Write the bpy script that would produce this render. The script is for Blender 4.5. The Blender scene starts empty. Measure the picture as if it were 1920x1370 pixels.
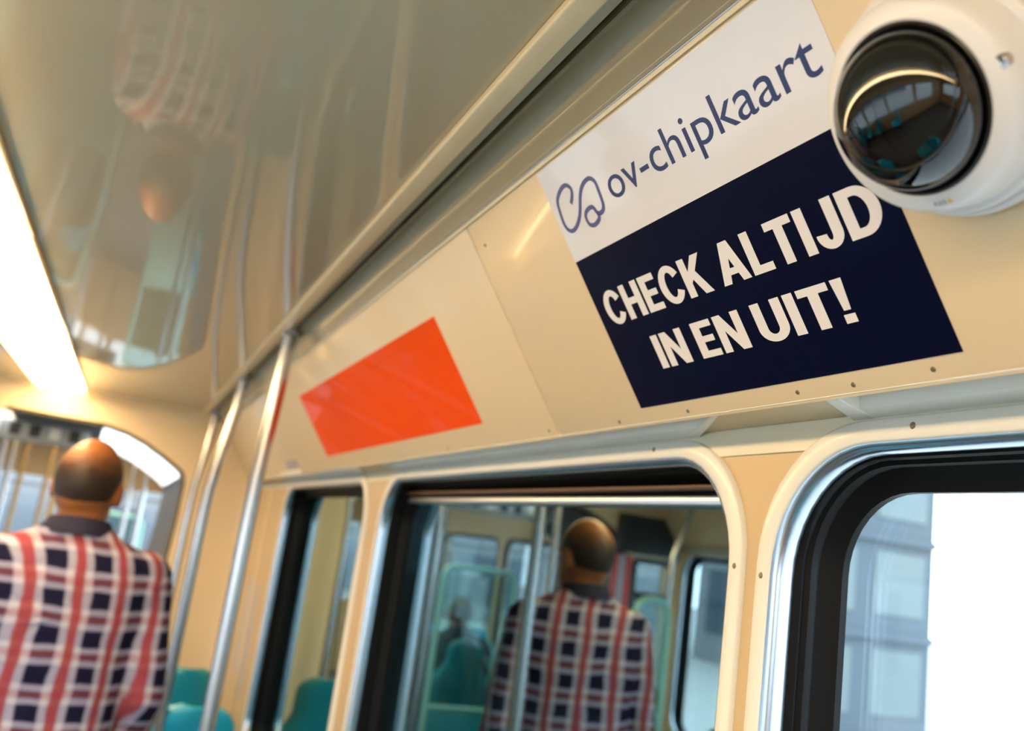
import bpy, bmesh, math, random
from mathutils import Vector, Matrix
random.seed(7)
SC = bpy.context.scene
COL = SC.collection
EYE = 1.62                      # eye height above the tram floor; shapes below use z relative to the eye

# ------------------------------------------------------------------ camera
cam_d = bpy.data.cameras.new('camera')
cam = bpy.data.objects.new('camera', cam_d)
COL.objects.link(cam)
cam_d.sensor_fit = 'HORIZONTAL'
cam_d.sensor_width = 36.0
cam_d.lens = 1690.72 * 36.0 / 1920.0
cam_d.clip_start = 0.01
R3 = Matrix(((0.9104698, -0.20294336, -0.36035918),
             (-0.39054788, -0.13520571, -0.91059967),
             (0.13607754, 0.96981102, -0.20235981)))
cam.matrix_world = Matrix.Translation((0, 0, EYE)) @ R3.to_4x4()
cam_d.dof.use_dof = True
cam_d.dof.focus_distance = 0.74
cam_d.dof.aperture_fstop = 4.6
SC.camera = cam

# ------------------------------------------------------------------ world, exposure
w = bpy.data.worlds.new('overcast_sky')
SC.world = w
w.use_nodes = True
nt = w.node_tree
bg = nt.nodes['Background']
bg.inputs['Color'].default_value = (0.80, 0.91, 1.0, 1)
bg.inputs['Strength'].default_value = 5.5
SC.view_settings.view_transform = 'Standard'
SC.view_settings.look = 'None'
SC.view_settings.gamma = 1.0
SC.view_settings.use_curve_mapping = False
SC.view_settings.exposure = 0.55
LAMP = 17.0

# ------------------------------------------------------------------ materials
MATS = {}
def mat(name, col, rough=0.5, metal=0.0, coat=0.0, coat_rough=0.05, var=0.06, scale=30.0, bump=0.0, spec=0.5, emit=None, emit_s=0.0, trans=0.0):
    m = bpy.data.materials.new(name); m.use_nodes = True
    n = m.node_tree; b = n.nodes['Principled BSDF']
    tc = n.nodes.new('ShaderNodeTexCoord')
    nz = n.nodes.new('ShaderNodeTexNoise'); nz.inputs['Scale'].default_value = scale; nz.inputs['Detail'].default_value = 4
    n.links.new(tc.outputs['Object'], nz.inputs['Vector'])
    mr = n.nodes.new('ShaderNodeMapRange'); mr.inputs['To Min'].default_value = 1 - var; mr.inputs['To Max'].default_value = 1 + var
    n.links.new(nz.outputs['Fac'], mr.inputs['Value'])
    mx = n.nodes.new('ShaderNodeVectorMath'); mx.operation = 'MULTIPLY'
    mx.inputs[0].default_value = col
    n.links.new(mr.outputs[0], mx.inputs[1])
    n.links.new(mx.outputs[0], b.inputs['Base Color'])
    b.inputs['Roughness'].default_value = rough
    b.inputs['Metallic'].default_value = metal
    b.inputs['Coat Weight'].default_value = coat
    b.inputs['Coat Roughness'].default_value = coat_rough
    b.inputs['Specular IOR Level'].default_value = spec
    if emit:
        b.inputs['Emission Color'].default_value = (*emit, 1); b.inputs['Emission Strength'].default_value = emit_s
    if bump:
        bp = n.nodes.new('ShaderNodeBump'); bp.inputs['Strength'].default_value = bump; bp.inputs['Distance'].default_value = 0.002
        n.links.new(nz.outputs['Fac'], bp.inputs['Height']); n.links.new(bp.outputs[0], b.inputs['Normal'])
    if trans:
        out = n.nodes['Material Output']; t = n.nodes.new('ShaderNodeBsdfTranslucent'); ms = n.nodes.new('ShaderNodeMixShader')
        t.inputs['Color'].default_value = (*col, 1); ms.inputs[0].default_value = trans
        n.links.new(b.outputs[0], ms.inputs[1]); n.links.new(t.outputs[0], ms.inputs[2]); n.links.new(ms.outputs[0], out.inputs[0])
    MATS[name] = m
    return m
def glass(name, tint, refl, gcol=(0.95, 0.98, 1)):
    m = bpy.data.materials.new(name); m.use_nodes = True
    n = m.node_tree; n.nodes.remove(n.nodes['Principled BSDF']); out = n.nodes['Material Output']
    fr = n.nodes.new('ShaderNodeFresnel')
    ge = n.nodes.new('ShaderNodeNewGeometry'); ir = n.nodes.new('ShaderNodeMapRange')   # same index for both faces of the thin pane
    ir.inputs['To Min'].default_value = 1.5; ir.inputs['To Max'].default_value = 1 / 1.5
    n.links.new(ge.outputs['Backfacing'], ir.inputs['Value']); n.links.new(ir.outputs[0], fr.inputs['IOR'])
    ad = n.nodes.new('ShaderNodeMath'); ad.operation = 'ADD'; ad.use_clamp = True; ad.inputs[1].default_value = refl
    n.links.new(fr.outputs[0], ad.inputs[0])
    tr = n.nodes.new('ShaderNodeBsdfTransparent'); tr.inputs[0].default_value = (*tint, 1)
    gl = n.nodes.new('ShaderNodeBsdfGlossy'); gl.inputs['Roughness'].default_value = 0.0; gl.inputs[0].default_value = (*gcol, 1)
    ms = n.nodes.new('ShaderNodeMixShader')
    n.links.new(ad.outputs[0], ms.inputs[0]); n.links.new(tr.outputs[0], ms.inputs[1]); n.links.new(gl.outputs[0], ms.inputs[2])
    n.links.new(ms.outputs[0], out.inputs[0])
    MATS[name] = m
    return m

BEIGE = (0.78, 0.62, 0.405)
mat('beige_laminate', BEIGE, 0.35, coat=0.16, coat_rough=0.05, var=0.03, scale=6)
mat('beige_wall', (0.52, 0.385, 0.22), 0.42, coat=0.15, coat_rough=0.15, var=0.03, scale=6)
mat('ceiling_gloss', (0.54, 0.46, 0.31), 0.4, coat=0.8, coat_rough=0.03, var=0.03, scale=3)
mat('beige_trim', (0.84, 0.68, 0.43), 0.35, coat=0.2, var=0.04, scale=20)
mat('shaded_beige_trim', (0.25, 0.215, 0.135), 0.45, coat=0.1, var=0.05, scale=12)  # beige trim with the shade of the recessed channel put into its colour
mat('grey_green_trim', (0.46, 0.45, 0.36), 0.45, var=0.05, scale=12)
mat('soffit_beige', (0.60, 0.50, 0.32), 0.45, coat=0.1, var=0.05, scale=12)
mat('slot_dark', (0.02, 0.012, 0.008), 0.7)
mat('cream_trim', (0.74, 0.70, 0.56), 0.45, var=0.04, scale=15)
mat('white_paint', (0.78, 0.78, 0.74), 0.4, coat=0.2, var=0.04, scale=25)
mat('frame_cream', (0.70, 0.70, 0.66), 0.4, coat=0.2, var=0.03, scale=25)
mat('chrome', (0.52, 0.60, 0.70), 0.24, metal=1.0, var=0.03)
mat('aluminium', (0.72, 0.76, 0.82), 0.32, metal=0.9, var=0.05)
mat('steel_pole', (0.50, 0.51, 0.54), 0.25, metal=0.95, var=0.03)
mat('rubber', (0.003, 0.003, 0.0035), 0.5, spec=0.12)
mat('brown_rubber', (0.10, 0.045, 0.022), 0.5)
mat('orange_print', (0.90, 0.080, 0.0), 0.5, coat=0.12, coat_rough=0.015, var=0.03, scale=12, spec=0.03)
mat('white_print', (0.80, 0.775, 0.82), 0.3, coat=0.7, coat_rough=0.05, var=0.02)
mat('navy_print', (0.0015, 0.003, 0.022), 0.45, coat=0.06, coat_rough=0.06, var=0.05, spec=0.05)
mat('letter_white', (0.80, 0.77, 0.79), 0.35, var=0.02)
mat('letter_navy', (0.015, 0.03, 0.14), 0.35, var=0.05)
mat('letter_purple', (0.09, 0.09, 0.28), 0.35, var=0.05)
mat('camera_white', (0.74, 0.74, 0.76), 0.38, coat=0.1, var=0.02)
mat('camera_black', (0.01, 0.01, 0.011), 0.3)
mat('lens_black', (0.008, 0.008, 0.012), 0.05, coat=1.0)
mat('mark_grey', (0.12, 0.12, 0.13), 0.5)
mat('mark_yellow', (0.85, 0.45, 0.05), 0.5)
mat('screw_dark', (0.22, 0.19, 0.14), 0.4, metal=0.6)
mat('grey_sticker', (0.42, 0.40, 0.46), 0.5, var=0.08, scale=60)
mat('teal_plastic', (0.002, 0.24, 0.33), 0.5, coat=0.08, var=0.06, scale=14)
mat('teal_light', (0.30, 0.66, 0.62), 0.35, coat=0.2, var=0.04)
mat('cyan_plastic', (0.002, 0.46, 0.78), 0.5, coat=0.08, var=0.05)
mat('mint_pane', (0.42, 0.72, 0.66), 0.3, coat=0.3, var=0.05)
mat('floor_vinyl', (0.07, 0.075, 0.085), 0.6, var=0.3, scale=140)
mat('dark_metal', (0.03, 0.03, 0.035), 0.45, metal=0.3)
mat('bellows', (0.88, 0.90, 0.90), 0.6, trans=0.55, var=0.03)
mat('bellows_grey', (0.16, 0.16, 0.17), 0.7, var=0.1)
mat('display_grey', (0.36, 0.38, 0.40), 0.5, var=0.1, scale=30)
mat('lamp_lens', (0.9, 0.85, 0.7), 0.4, emit=(1.0, 0.68, 0.33), emit_s=LAMP, var=0.01)
mat('lamp_frame', (0.80, 0.66, 0.40), 0.4, coat=0.2)
mat('red_print', (0.62, 0.03, 0.03), 0.4)
mat('skin', (0.28, 0.10, 0.026), 0.45, var=0.08, scale=25)
mat('brown_pole', (0.30, 0.20, 0.08), 0.4, metal=0.4)
mat('hair_dark', (0.035, 0.018, 0.010), 0.6, var=0.4, scale=160, bump=0.5)
def hair_fade():
    m = bpy.data.materials.new('hair_thinning'); m.use_nodes = True
    n = m.node_tree; b = n.nodes['Principled BSDF']; L = n.links.new
    tc = n.nodes.new('ShaderNodeTexCoord'); sp = n.nodes.new('ShaderNodeSeparateXYZ'); L(tc.outputs['Object'], sp.inputs[0])
    nz = n.nodes.new('ShaderNodeTexNoise'); nz.inputs['Scale'].default_value = 45; nz.inputs['Detail'].default_value = 5; L(tc.outputs['Object'], nz.inputs['Vector'])
    ad = n.nodes.new('ShaderNodeMath'); ad.operation = 'MULTIPLY_ADD'; ad.inputs[1].default_value = 0.05; L(nz.outputs['Fac'], ad.inputs[0]); L(sp.outputs['Z'], ad.inputs[2])
    mr = n.nodes.new('ShaderNodeMapRange'); mr.interpolation_type = 'SMOOTHSTEP'
    mr.inputs['From Min'].default_value = 1.685; mr.inputs['From Max'].default_value = 1.775; L(ad.outputs[0], mr.inputs['Value'])
    mx = n.nodes.new('ShaderNodeMix'); mx.data_type = 'RGBA'; L(mr.outputs[0], mx.inputs['Factor'])
    mx.inputs[6].default_value = (0.018, 0.008, 0.004, 1); mx.inputs[7].default_value = (0.28, 0.10, 0.026, 1)
    L(mx.outputs[2], b.inputs['Base Color']); b.inputs['Roughness'].default_value = 0.6
    MATS['hair_thinning'] = m
hair_fade()
mat('collar_navy', (0.010, 0.010, 0.035), 0.85, var=0.3, scale=50)
mat('coat_navy', (0.012, 0.014, 0.035), 0.7, var=0.3, scale=20, bump=0.3)
mat('coat_black', (0.010, 0.010, 0.012), 0.7, var=0.3, scale=20, bump=0.3)
mat('trousers', (0.03, 0.035, 0.06), 0.8, var=0.2, scale=60)
mat('shoe', (0.015, 0.012, 0.010), 0.4)
mat('eye_white', (0.8, 0.78, 0.75), 0.2)
mat('facade_blue', (0.045, 0.068, 0.088), 0.7, var=0.06, scale=2)
mat('facade_pale', (0.075, 0.110, 0.118), 0.5, var=0.10, scale=1.2)
mat('facade_grey', (0.16, 0.17, 0.18), 0.8, var=0.1, scale=2)
mat('facade_pane', (0.05, 0.07, 0.09), 0.15, coat=0.5)
mat('asphalt', (0.34, 0.34, 0.33), 0.9, var=0.12, scale=40)
glass('clear_pane', (0.93, 0.96, 0.97), 0.0)
glass('mirror_pane', (0.06, 0.09, 0.10), 0.33, (0.70, 0.94, 0.97))
glass('smoked_dome', (0.03, 0.03, 0.035), 0.03)
glass('screen_glass', (0.72, 0.86, 0.84), 0.04)

# plaid shirt cloth: woven bands across object space
def plaid():
    m = bpy.data.materials.new('plaid_cloth'); m.use_nodes = True
    n = m.node_tree; b = n.nodes['Principled BSDF']; L = n.links.new
    tc = n.nodes.new('ShaderNodeTexCoord'); sp = n.nodes.new('ShaderNodeSeparateXYZ'); L(tc.outputs['Object'], sp.inputs[0])
    nz = n.nodes.new('ShaderNodeTexNoise'); nz.inputs['Scale'].default_value = 9; L(tc.outputs['Object'], nz.inputs['Vector'])
    def math_(op, a, bb):
        q = n.nodes.new('ShaderNodeMath'); q.operation = op
        for i, v in enumerate((a, bb)):
            if isinstance(v, (int, float)): q.inputs[i].default_value = v
            else: L(v, q.inputs[i])
        return q.outputs[0]
    wob = math_('MULTIPLY', math_('SUBTRACT', nz.outputs['Fac'], 0.5), 0.022)
    u0 = math_('ADD', math_('ADD', sp.outputs['X'], math_('MULTIPLY', sp.outputs['Y'], 0.75)), wob)
    v0 = math_('ADD', sp.outputs['Z'], wob)
    def band(c, centre, width, per=0.108):
        f = math_('FRACT', math_('ADD', math_('DIVIDE', c, per), 20.5 - centre), 0)
        d = math_('ABSOLUTE', math_('SUBTRACT', f, 0.5), 0)
        mr = n.nodes.new('ShaderNodeMapRange'); mr.interpolation_type = 'SMOOTHSTEP'
        mr.inputs['From Min'].default_value = width / 2 + 0.03; mr.inputs['From Max'].default_value = width / 2 - 0.03
        L(d, mr.inputs['Value']); return mr.outputs[0]
    def mix(fac, a, bb):
        q = n.nodes.new('ShaderNodeMix'); q.data_type = 'RGBA'
        if isinstance(fac, (int, float)): q.inputs['Factor'].default_value = fac
        else: L(fac, q.inputs['Factor'])
        for i, v in ((6, a), (7, bb)):
            if isinstance(v, tuple): q.inputs[i].default_value = (*v, 1)
            else: L(v, q.inputs[i])
        return q.outputs[2]
    white = (0.41, 0.41, 0.52); navy = (0.003, 0.003, 0.022); red = (0.25, 0.026, 0.034); mid = (0.10, 0.10, 0.24)
    vn, hn = band(u0, 0.0, 0.44), band(v0, 0.0, 0.46, 0.086)
    vr, hr = band(u0, 0.5, 0.22), band(v0, 0.5, 0.20, 0.086)
    c = mix(math_('MULTIPLY', hn, 0.42), white, mid)
    c = mix(math_('MULTIPLY', vn, 0.55), c, mid)
    c = mix(math_('MULTIPLY', hr, 0.40), c, red)
    c = mix(math_('MULTIPLY', vr, 0.90), c, red)
    c = mix(math_('MULTIPLY', math_('MULTIPLY', vn, hn), 0.97), c, navy)
    c = mix(math_('MULTIPLY', math_('MULTIPLY', vn, hr), 0.8), c, (0.07, 0.006, 0.02))
    n2 = n.nodes.new('ShaderNodeTexNoise'); n2.inputs['Scale'].default_value = 7; n2.inputs['Detail'].default_value = 3; n2.inputs['Distortion'].default_value = 1.2; L(tc.outputs['Object'], n2.inputs['Vector'])
    bp = n.nodes.new('ShaderNodeBump'); bp.inputs['Strength'].default_value = 0.7; bp.inputs['Distance'].default_value = 0.03; L(n2.outputs['Fac'], bp.inputs['Height']); L(bp.outputs[0], b.inputs['Normal'])
    L(c, b.inputs['Base Color']); b.inputs['Roughness'].default_value = 0.9; b.inputs['Specular IOR Level'].default_value = 0.1
    MATS['plaid_cloth'] = m
plaid()

# ------------------------------------------------------------------ helpers
ORG = {}
def tag(o, label=None, cat=None, group=None, kind=None):
    if label: o['label'] = label
    if cat: o['category'] = cat
    if group: o['group'] = group
    if kind: o['kind'] = kind
    return o
def empty(name, loc, label=None, cat=None, group=None, kind=None):
    o = bpy.data.objects.new(name, None); COL.objects.link(o)
    o.location = (loc[0], loc[1], loc[2] + EYE); o.empty_display_size = 0.05
    ORG[o.name] = Vector((loc[0], loc[1], loc[2]))
    return tag(o, label, cat, group, kind)
class MB:
    def __init__(s): s.v = []; s.f = []
    def add(s, vs, fs):
        k = len(s.v); s.v += [tuple(p) for p in vs]; s.f += [tuple(i + k for i in f) for f in fs]; return s
    def box(s, x0, x1, y0, y1, z0, z1, mp=None):
        vs = [(x, y, z) for x in (x0, x1) for y in (y0, y1) for z in (z0, z1)]
        if mp: vs = [mp(*p) for p in vs]
        return s.add(vs, [(0, 1, 3, 2), (4, 6, 7, 5), (0, 4, 5, 1), (2, 3, 7, 6), (0, 2, 6, 4), (1, 5, 7, 3)])
    def loft(s, loops, closed=True, caps=(False, False)):
        n = len(loops[0]); vs = [p for l in loops for p in l]; fs = []
        for i in range(len(loops) - 1):
            for j in range(n if closed else n - 1):
                a = i * n + j; b = i * n + (j + 1) % n
                fs.append((a, b, b + n, a + n))
        if caps[0]: fs.append(tuple(range(n - 1, -1, -1)))
        if caps[1]: fs.append(tuple((len(loops) - 1) * n + j for j in range(n)))
        return s.add(vs, fs)
    def tube(s, pts, rad, seg=14, caps=True):
        pts = [Vector(p) for p in pts]; rs = rad if isinstance(rad, (list, tuple)) else [rad] * len(pts)
        loops = []; up = None
        for i, p in enumerate(pts):
            d = (pts[min(i + 1, len(pts) - 1)] - pts[max(i - 1, 0)]).normalized()
            if up is None: up = d.orthogonal().normalized()
            up = (up - d * up.dot(d)).normalized(); sd = d.cross(up)
            loops.append([p + (up * math.cos(t) + sd * math.sin(t)) * rs[i] for t in [2 * math.pi * k / seg for k in range(seg)]])
        return s.loft(loops, True, (caps, caps))
    def ellipsoid(s, c, r, rot=None, nu=20, nv=12):
        loops = []
        for i in range(nv + 1):
            th = math.pi * (0.02 + 0.96 * i / nv)
            loops.append([Vector((r[0] * math.sin(th) * math.cos(2 * math.pi * k / nu), r[1] * math.sin(th) * math.sin(2 * math.pi * k / nu), r[2] * math.cos(th))) for k in range(nu)])
        loops = [[(rot @ p if rot else p) + Vector(c) for p in l] for l in loops]
        return s.loft(loops, True, (True, True))
    def lathe(s, prof, mp, seg=64, caps=(False, False)):
        return s.loft([[mp(r * math.cos(2 * math.pi * k / seg), r * math.sin(2 * math.pi * k / seg), h) for k in range(seg)] for r, h in prof], True, caps)
    def plate(s, outer, holes, mp, t):
        bm = bmesh.new(); edges = []
        loops = []
        for lp in [outer] + holes:
            vs = [bm.verts.new((p[0], p[1], 0)) for p in lp]; loops.append(vs)
            for i in range(len(vs)): edges.append(bm.edges.new((vs[i], vs[(i + 1) % len(vs)])))
        bmesh.ops.triangle_fill(bm, edges=edges, use_beauty=True, use_dissolve=False)
        bm.verts.index_update(); n = len(bm.verts); tv = Vector(t)
        uv = [(v.co.x, v.co.y) for v in bm.verts]; P = [Vector(mp(*q)) for q in uv]
        fs = [tuple(v.index for v in f.verts) for f in bm.faces]
        allf = list(fs) + [tuple(i + n for i in reversed(f)) for f in fs]
        for vs in loops:
            for i in range(len(vs)):
                a, b = vs[i].index, vs[(i + 1) % len(vs)].index
                allf.append((a, b, b + n, a + n))
        bm.free()
        return s.add(P + [p + tv for p in P], allf)
    def build(s, name, material, parent=None, smooth=False, bevel=0.0, origin=None, sharp=40):
        if origin is None:
            if parent is not None: origin = ORG.get(parent.name, Vector((0, 0, 0)))
            else:
                xs, ys, zs = zip(*s.v); origin = Vector(((min(xs) + max(xs)) / 2, (min(ys) + max(ys)) / 2, min(zs)))
        origin = Vector(origin)
        me = bpy.data.meshes.new(name)
        me.from_pydata([Vector(p) - origin for p in s.v], [], s.f); me.update()
        bm = bmesh.new(); bm.from_mesh(me)
        bmesh.ops.recalc_face_normals(bm, faces=bm.faces)
        if bevel:
            es = [e for e in bm.edges if len(e.link_faces) == 2 and e.calc_face_angle(0) > 0.6]
            bmesh.ops.bevel(bm, geom=es, offset=bevel, segments=2, profile=0.5, affect='EDGES', clamp_overlap=True)
        bm.to_mesh(me); bm.free()
        me.materials.append(MATS[material])
        if smooth or bevel:
            for p in me.polygons: p.use_smooth = True
            me.set_sharp_from_angle(angle=math.radians(sharp))
        o = bpy.data.objects.new(name, me); COL.objects.link(o)
        ORG[o.name] = origin
        if parent is not None:
            o.parent = parent
            o.location = origin - ORG.get(parent.name, Vector((0, 0, 0)))
        else:
            o.location = origin + Vector((0, 0, EYE))
        return o
def copy_tree(o, parent=None):
    c = o.copy(); COL.objects.link(c); c.parent = parent
    for ch in list(o.children): copy_tree(ch, c)
    return c
def rrect(y0, y1, z0, z1, r, k=10):
    pts = []
    for cy, cz, a0 in ((y1 - r, z1 - r, 0), (y0 + r, z1 - r, 90), (y0 + r, z0 + r, 180), (y1 - r, z0 + r, 270)):
        for i in range(k + 1):
            a = math.radians(a0 + 90 * i / k); pts.append((cy + r * math.cos(a), cz + r * math.sin(a)))
    return pts

XC = -0.545                       # middle of the tram
def mir(x): return 2 * XC - x
FLOOR = -1.62
Y0, Y1 = -3.2, 4.40               # rear wall, bulkhead
HC = 0.44                         # ceiling above eye

# ------------------------------------------------------------------ shell
MB().box(-1.80, 0.70, Y0 - 0.2, 12.0, FLOOR - 0.12, FLOOR).build('floor', 'floor_vinyl').__setitem__('kind', 'structure')
SL = 0.61374324                   # lean of the upper panels
CS, SN = math.cos(SL), math.sin(SL)
ND = 0.5
def pan(u, v, wv=0.0):            # upper-panel frame: u to the right along the wall, v up the slope, wv out of the face
    return (CS * ND - SN * v - CS * wv, -u, SN * ND + CS * v - SN * wv)
def panL(u, v, wv=0.0):
    p = pan(u, v, wv); return (mir(p[0]), p[1], p[2])

# ceiling: one long glossy panel beside the lamp row, a second on the far side of it
def ceil_profile(x0, x1, z, flip=False):
    e = 0.002
    pr = [(x0, z + 0.03), (x0, z + e)] + [(x0 + e - e * math.cos(math.radians(a)), z + e - e * math.sin(math.radians(a))) for a in (30, 60, 90)]
    pr += [(x1 - e + e * math.cos(math.radians(a)), z + e - e * math.sin(math.radians(a))) for a in (90, 60, 30)] + [(x1, z + e), (x1, z + 0.03)]
    return pr
def extrude(pr, y0, y1, closed=True):
    m = MB(); m.loft([[(x, y0, z) for x, z in pr], [(x, y1, z) for x, z in pr]], closed, (closed, closed)); return m
ce = empty('ceiling', (0, 0, HC), 'glossy beige tram ceiling mirroring poles and seats', None, None, 'structure')
extrude(ceil_profile(-0.243, 0.2430, HC), Y0, Y1).build('ceiling_panel', 'ceiling_gloss', ce, smooth=True)
extrude(ceil_profile(mir(0.243), -0.467, HC), Y0, Y1).build('ceiling_panel', 'ceiling_gloss', ce, smooth=True)
extrude([(-0.467, HC + 0.05), (-0.467, HC + 0.03), (-0.243, HC + 0.03), (-0.243, HC + 0.05)], Y0, Y1).build('lamp_channel', 'slot_dark', ce)
MB().box(-1.76, 0.66, Y0 - 0.1, Y1 + 0.12, HC + 0.16, HC + 0.20).build('roof_skin', 'dark_metal', ce)

# mouldings between ceiling and sloping panels (both sides)
def moulding(fx, name, label):
    r = empty(name, (0, 0, HC), label, None, None, 'structure')
    def ex(pr, nm, m, y0=Y0, y1=Y1, **k):
        return extrude([(fx(x), z) for x, z in pr], y0, y1).build(nm, m, r, **k)
    ex([(0.2425, HC + 0.02), (0.2425, HC - 0.006), (0.2445, HC - 0.008), (0.2655, HC - 0.008), (0.2675, HC - 0.006), (0.2675, HC + 0.02)], 'flange', 'beige_trim', bevel=0.001)
    ex([(0.2675, HC + 0.02), (0.2675, HC + 0.002), (0.2830, HC + 0.004), (0.2830, HC + 0.02)], 'inner_strip', 'grey_green_trim')
    ex([(0.2830, HC + 0.06), (0.2830, HC + 0.025), (0.2895, HC + 0.025), (0.2895, HC + 0.06)], 'slot', 'slot_dark')
    pr = [(0.2895, HC + 0.06), (0.2895, HC + 0.004), (0.2925, HC + 0.002)]
    for i in range(9):
        t = i / 8
        pr.append((0.2925 + 0.0305 * t, HC + 0.002 - 0.040 * t ** 1.25 + 0.010 * math.sin(math.pi * t)))
    pr += [(0.3300, HC - 0.030), (0.34, HC + 0.06)]
    ex(pr, 'cove_strip', 'shaded_beige_trim', smooth=True, sharp=50)
    for nm, m_, a, b, h in (('shadow_gap', 'slot_dark', 0.1462, 0.1490, 0.0000), ('edge_bead', 'aluminium', 0.1418, 0.1464, 0.0035), ('edge_lip', 'beige_trim', 0.1375, 0.1418, 0.0025)):
        mm = MB().box(-Y1, -Y0, a, b, -0.012, h, lambda u, v, w_: (fx(pan(u, v, w_)[0]), pan(u, v, w_)[1], pan(u, v, w_)[2]))
        mm.build(nm, m_, r)
    return r
trim_r = moulding(lambda x: x, 'trim_1', 'beige moulding with a dark slot running above the sloping panels')
moulding(mir, 'trim_2', 'beige moulding with a dark slot on the far side of the ceiling')

# sloping panels above the windows
V_LO, V_HI = -0.1625, 0.1405
def cove(pf, name, label, cuts):
    r = empty(name, pf(0, 0, 0), label, None, None, 'structure')
    out = []
    for a, b in cuts:
        g = 0.0012; dp = -0.014 if a > 2.9 else 0.0
        out.append(MB().box(-b + g, -a - g, V_LO, V_HI, -0.010 + dp, dp, pf).build('panel', 'beige_laminate', r, bevel=0.0012))
    return r, out
cov, pans = cove(pan, 'wall_right_upper', 'sloping beige laminate panels above the windows', ((Y0, -0.22), (-0.22, 1.06), (1.06, 2.95), (2.95, Y1)))
cove(panL, 'wall_left_upper', 'sloping beige panels on the opposite side of the tram', ((Y0, -0.22), (-0.22, 1.06), (1.06, 2.95), (2.95, Y1)))
for u, v in ((-0.536, -0.1525), (-0.599, -0.1515), (-0.459, -0.1505), (-0.762, -0.1528), (-0.30, -0.1515), (-0.90, -0.1525), (-1.03, 0.104), (-1.085, -0.15), (-1.5, -0.152), (-2.1, -0.152), (-2.7, -0.152)):
    MB().lathe([(0.0001, 0.0012), (0.0016, 0.0010), (0.0021, 0.0)], lambda a, b, h, u=u, v=v: pan(u + a, v + b, h), 12).build('screw', 'screw_dark', cov, smooth=True)

# outer skin behind the sloping panels (keeps the shell closed)
for fx, nm in ((lambda x: x, 'trim_3'), (mir, 'trim_4')):
    m = extrude([(fx(0.655), 0.15), (fx(0.675), 0.15), (fx(0.675), 0.64), (fx(0.655), 0.64)], Y0, Y1)
    tag(m.build(nm, 'dark_metal'), 'outer roof edge of the tram body', None, None, 'structure')

# ------------------------------------------------------------------ side walls and windows
WX = 0.56
OPEN = [(-2.06, -0.752), (-0.62, 0.690), (0.752, 2.105), (2.262, 3.53)]
ZT, ZB = 0.130, -0.82
RC = 0.115
OPEN_L = OPEN + [(3.63, 4.33)]
def side_wall(fx, name, label, openings):
    holes = [rrect(a, b, ZB, ZT, RC) for a, b in openings]
    m = MB().plate([(Y0, FLOOR), (Y1, FLOOR), (Y1, 0.175), (Y0, 0.175)], holes, lambda y, z: (fx(WX), y, z), (fx(WX + 0.07) - fx(WX), 0, 0))
    r = m.build(name, 'beige_wall')
    tag(r, label, None, None, 'structure')
    return r
wr = side_wall(lambda x: x, 'wall_right', 'beige window wall of the tram', OPEN)
wl = side_wall(mir, 'wall_left', 'beige window wall on the opposite side', OPEN_L)

def soffit(fx, name, label):
    r = empty(name, (fx(0.53), 0, 0.158), label, None, None, 'structure')
    extrude([(fx(0.5015), 0.1780), (fx(0.563), 0.1780), (fx(0.563), 0.182), (fx(0.5015), 0.182)], Y0, Y1).build('top_strip', 'shaded_beige_trim', r)
    ends = [Y0] + [q for a, b in OPEN for q in (a, b)] + [Y1]
    for i in range(0, len(ends), 2):
        y0, y1 = ends[i], ends[i + 1]      # soffit left between two window hoods, its ends cut on the slant
        lo_p, lo_w = (y0 - 0.112, y0 - 0.090) if i else (y0, y0)
        hi_p, hi_w = (y1 - 0.037, y1 + 0.080) if i + 2 < len(ends) else (y1, y1)
        q = [(0.5015, lo_p), (0.563, lo_w), (0.563, hi_w), (0.5015, hi_p)]
        MB().loft([[(fx(x), y, 0.1600 - (x - 0.5015) * 0.07) for x, y in q], [(fx(x), y, 0.177) for x, y in q]], True, (True, True)).build('soffit_strip', 'soffit_beige', r)
    extrude([(fx(0.5575), 0.1280), (fx(0.5605), 0.1280), (fx(0.5605), 0.1570), (fx(0.5575), 0.1555)], Y0, Y1).build('wall_band', 'cream_trim', r, bevel=0.0006)
    extrude([(fx(0.500), 0.1575), (fx(0.503), 0.1570), (fx(0.5035), 0.164), (fx(0.501), 0.164)], Y0, Y1).build('edge_bead', 'aluminium', r)
    return r
soffit(lambda x: x, 'trim_5', 'beige soffit, its top strip coloured as shaded, and cream band between panels and window tops')
soffit(mir, 'trim_6', 'beige soffit, its top strip coloured as shaded, and cream band above the opposite windows')

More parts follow.
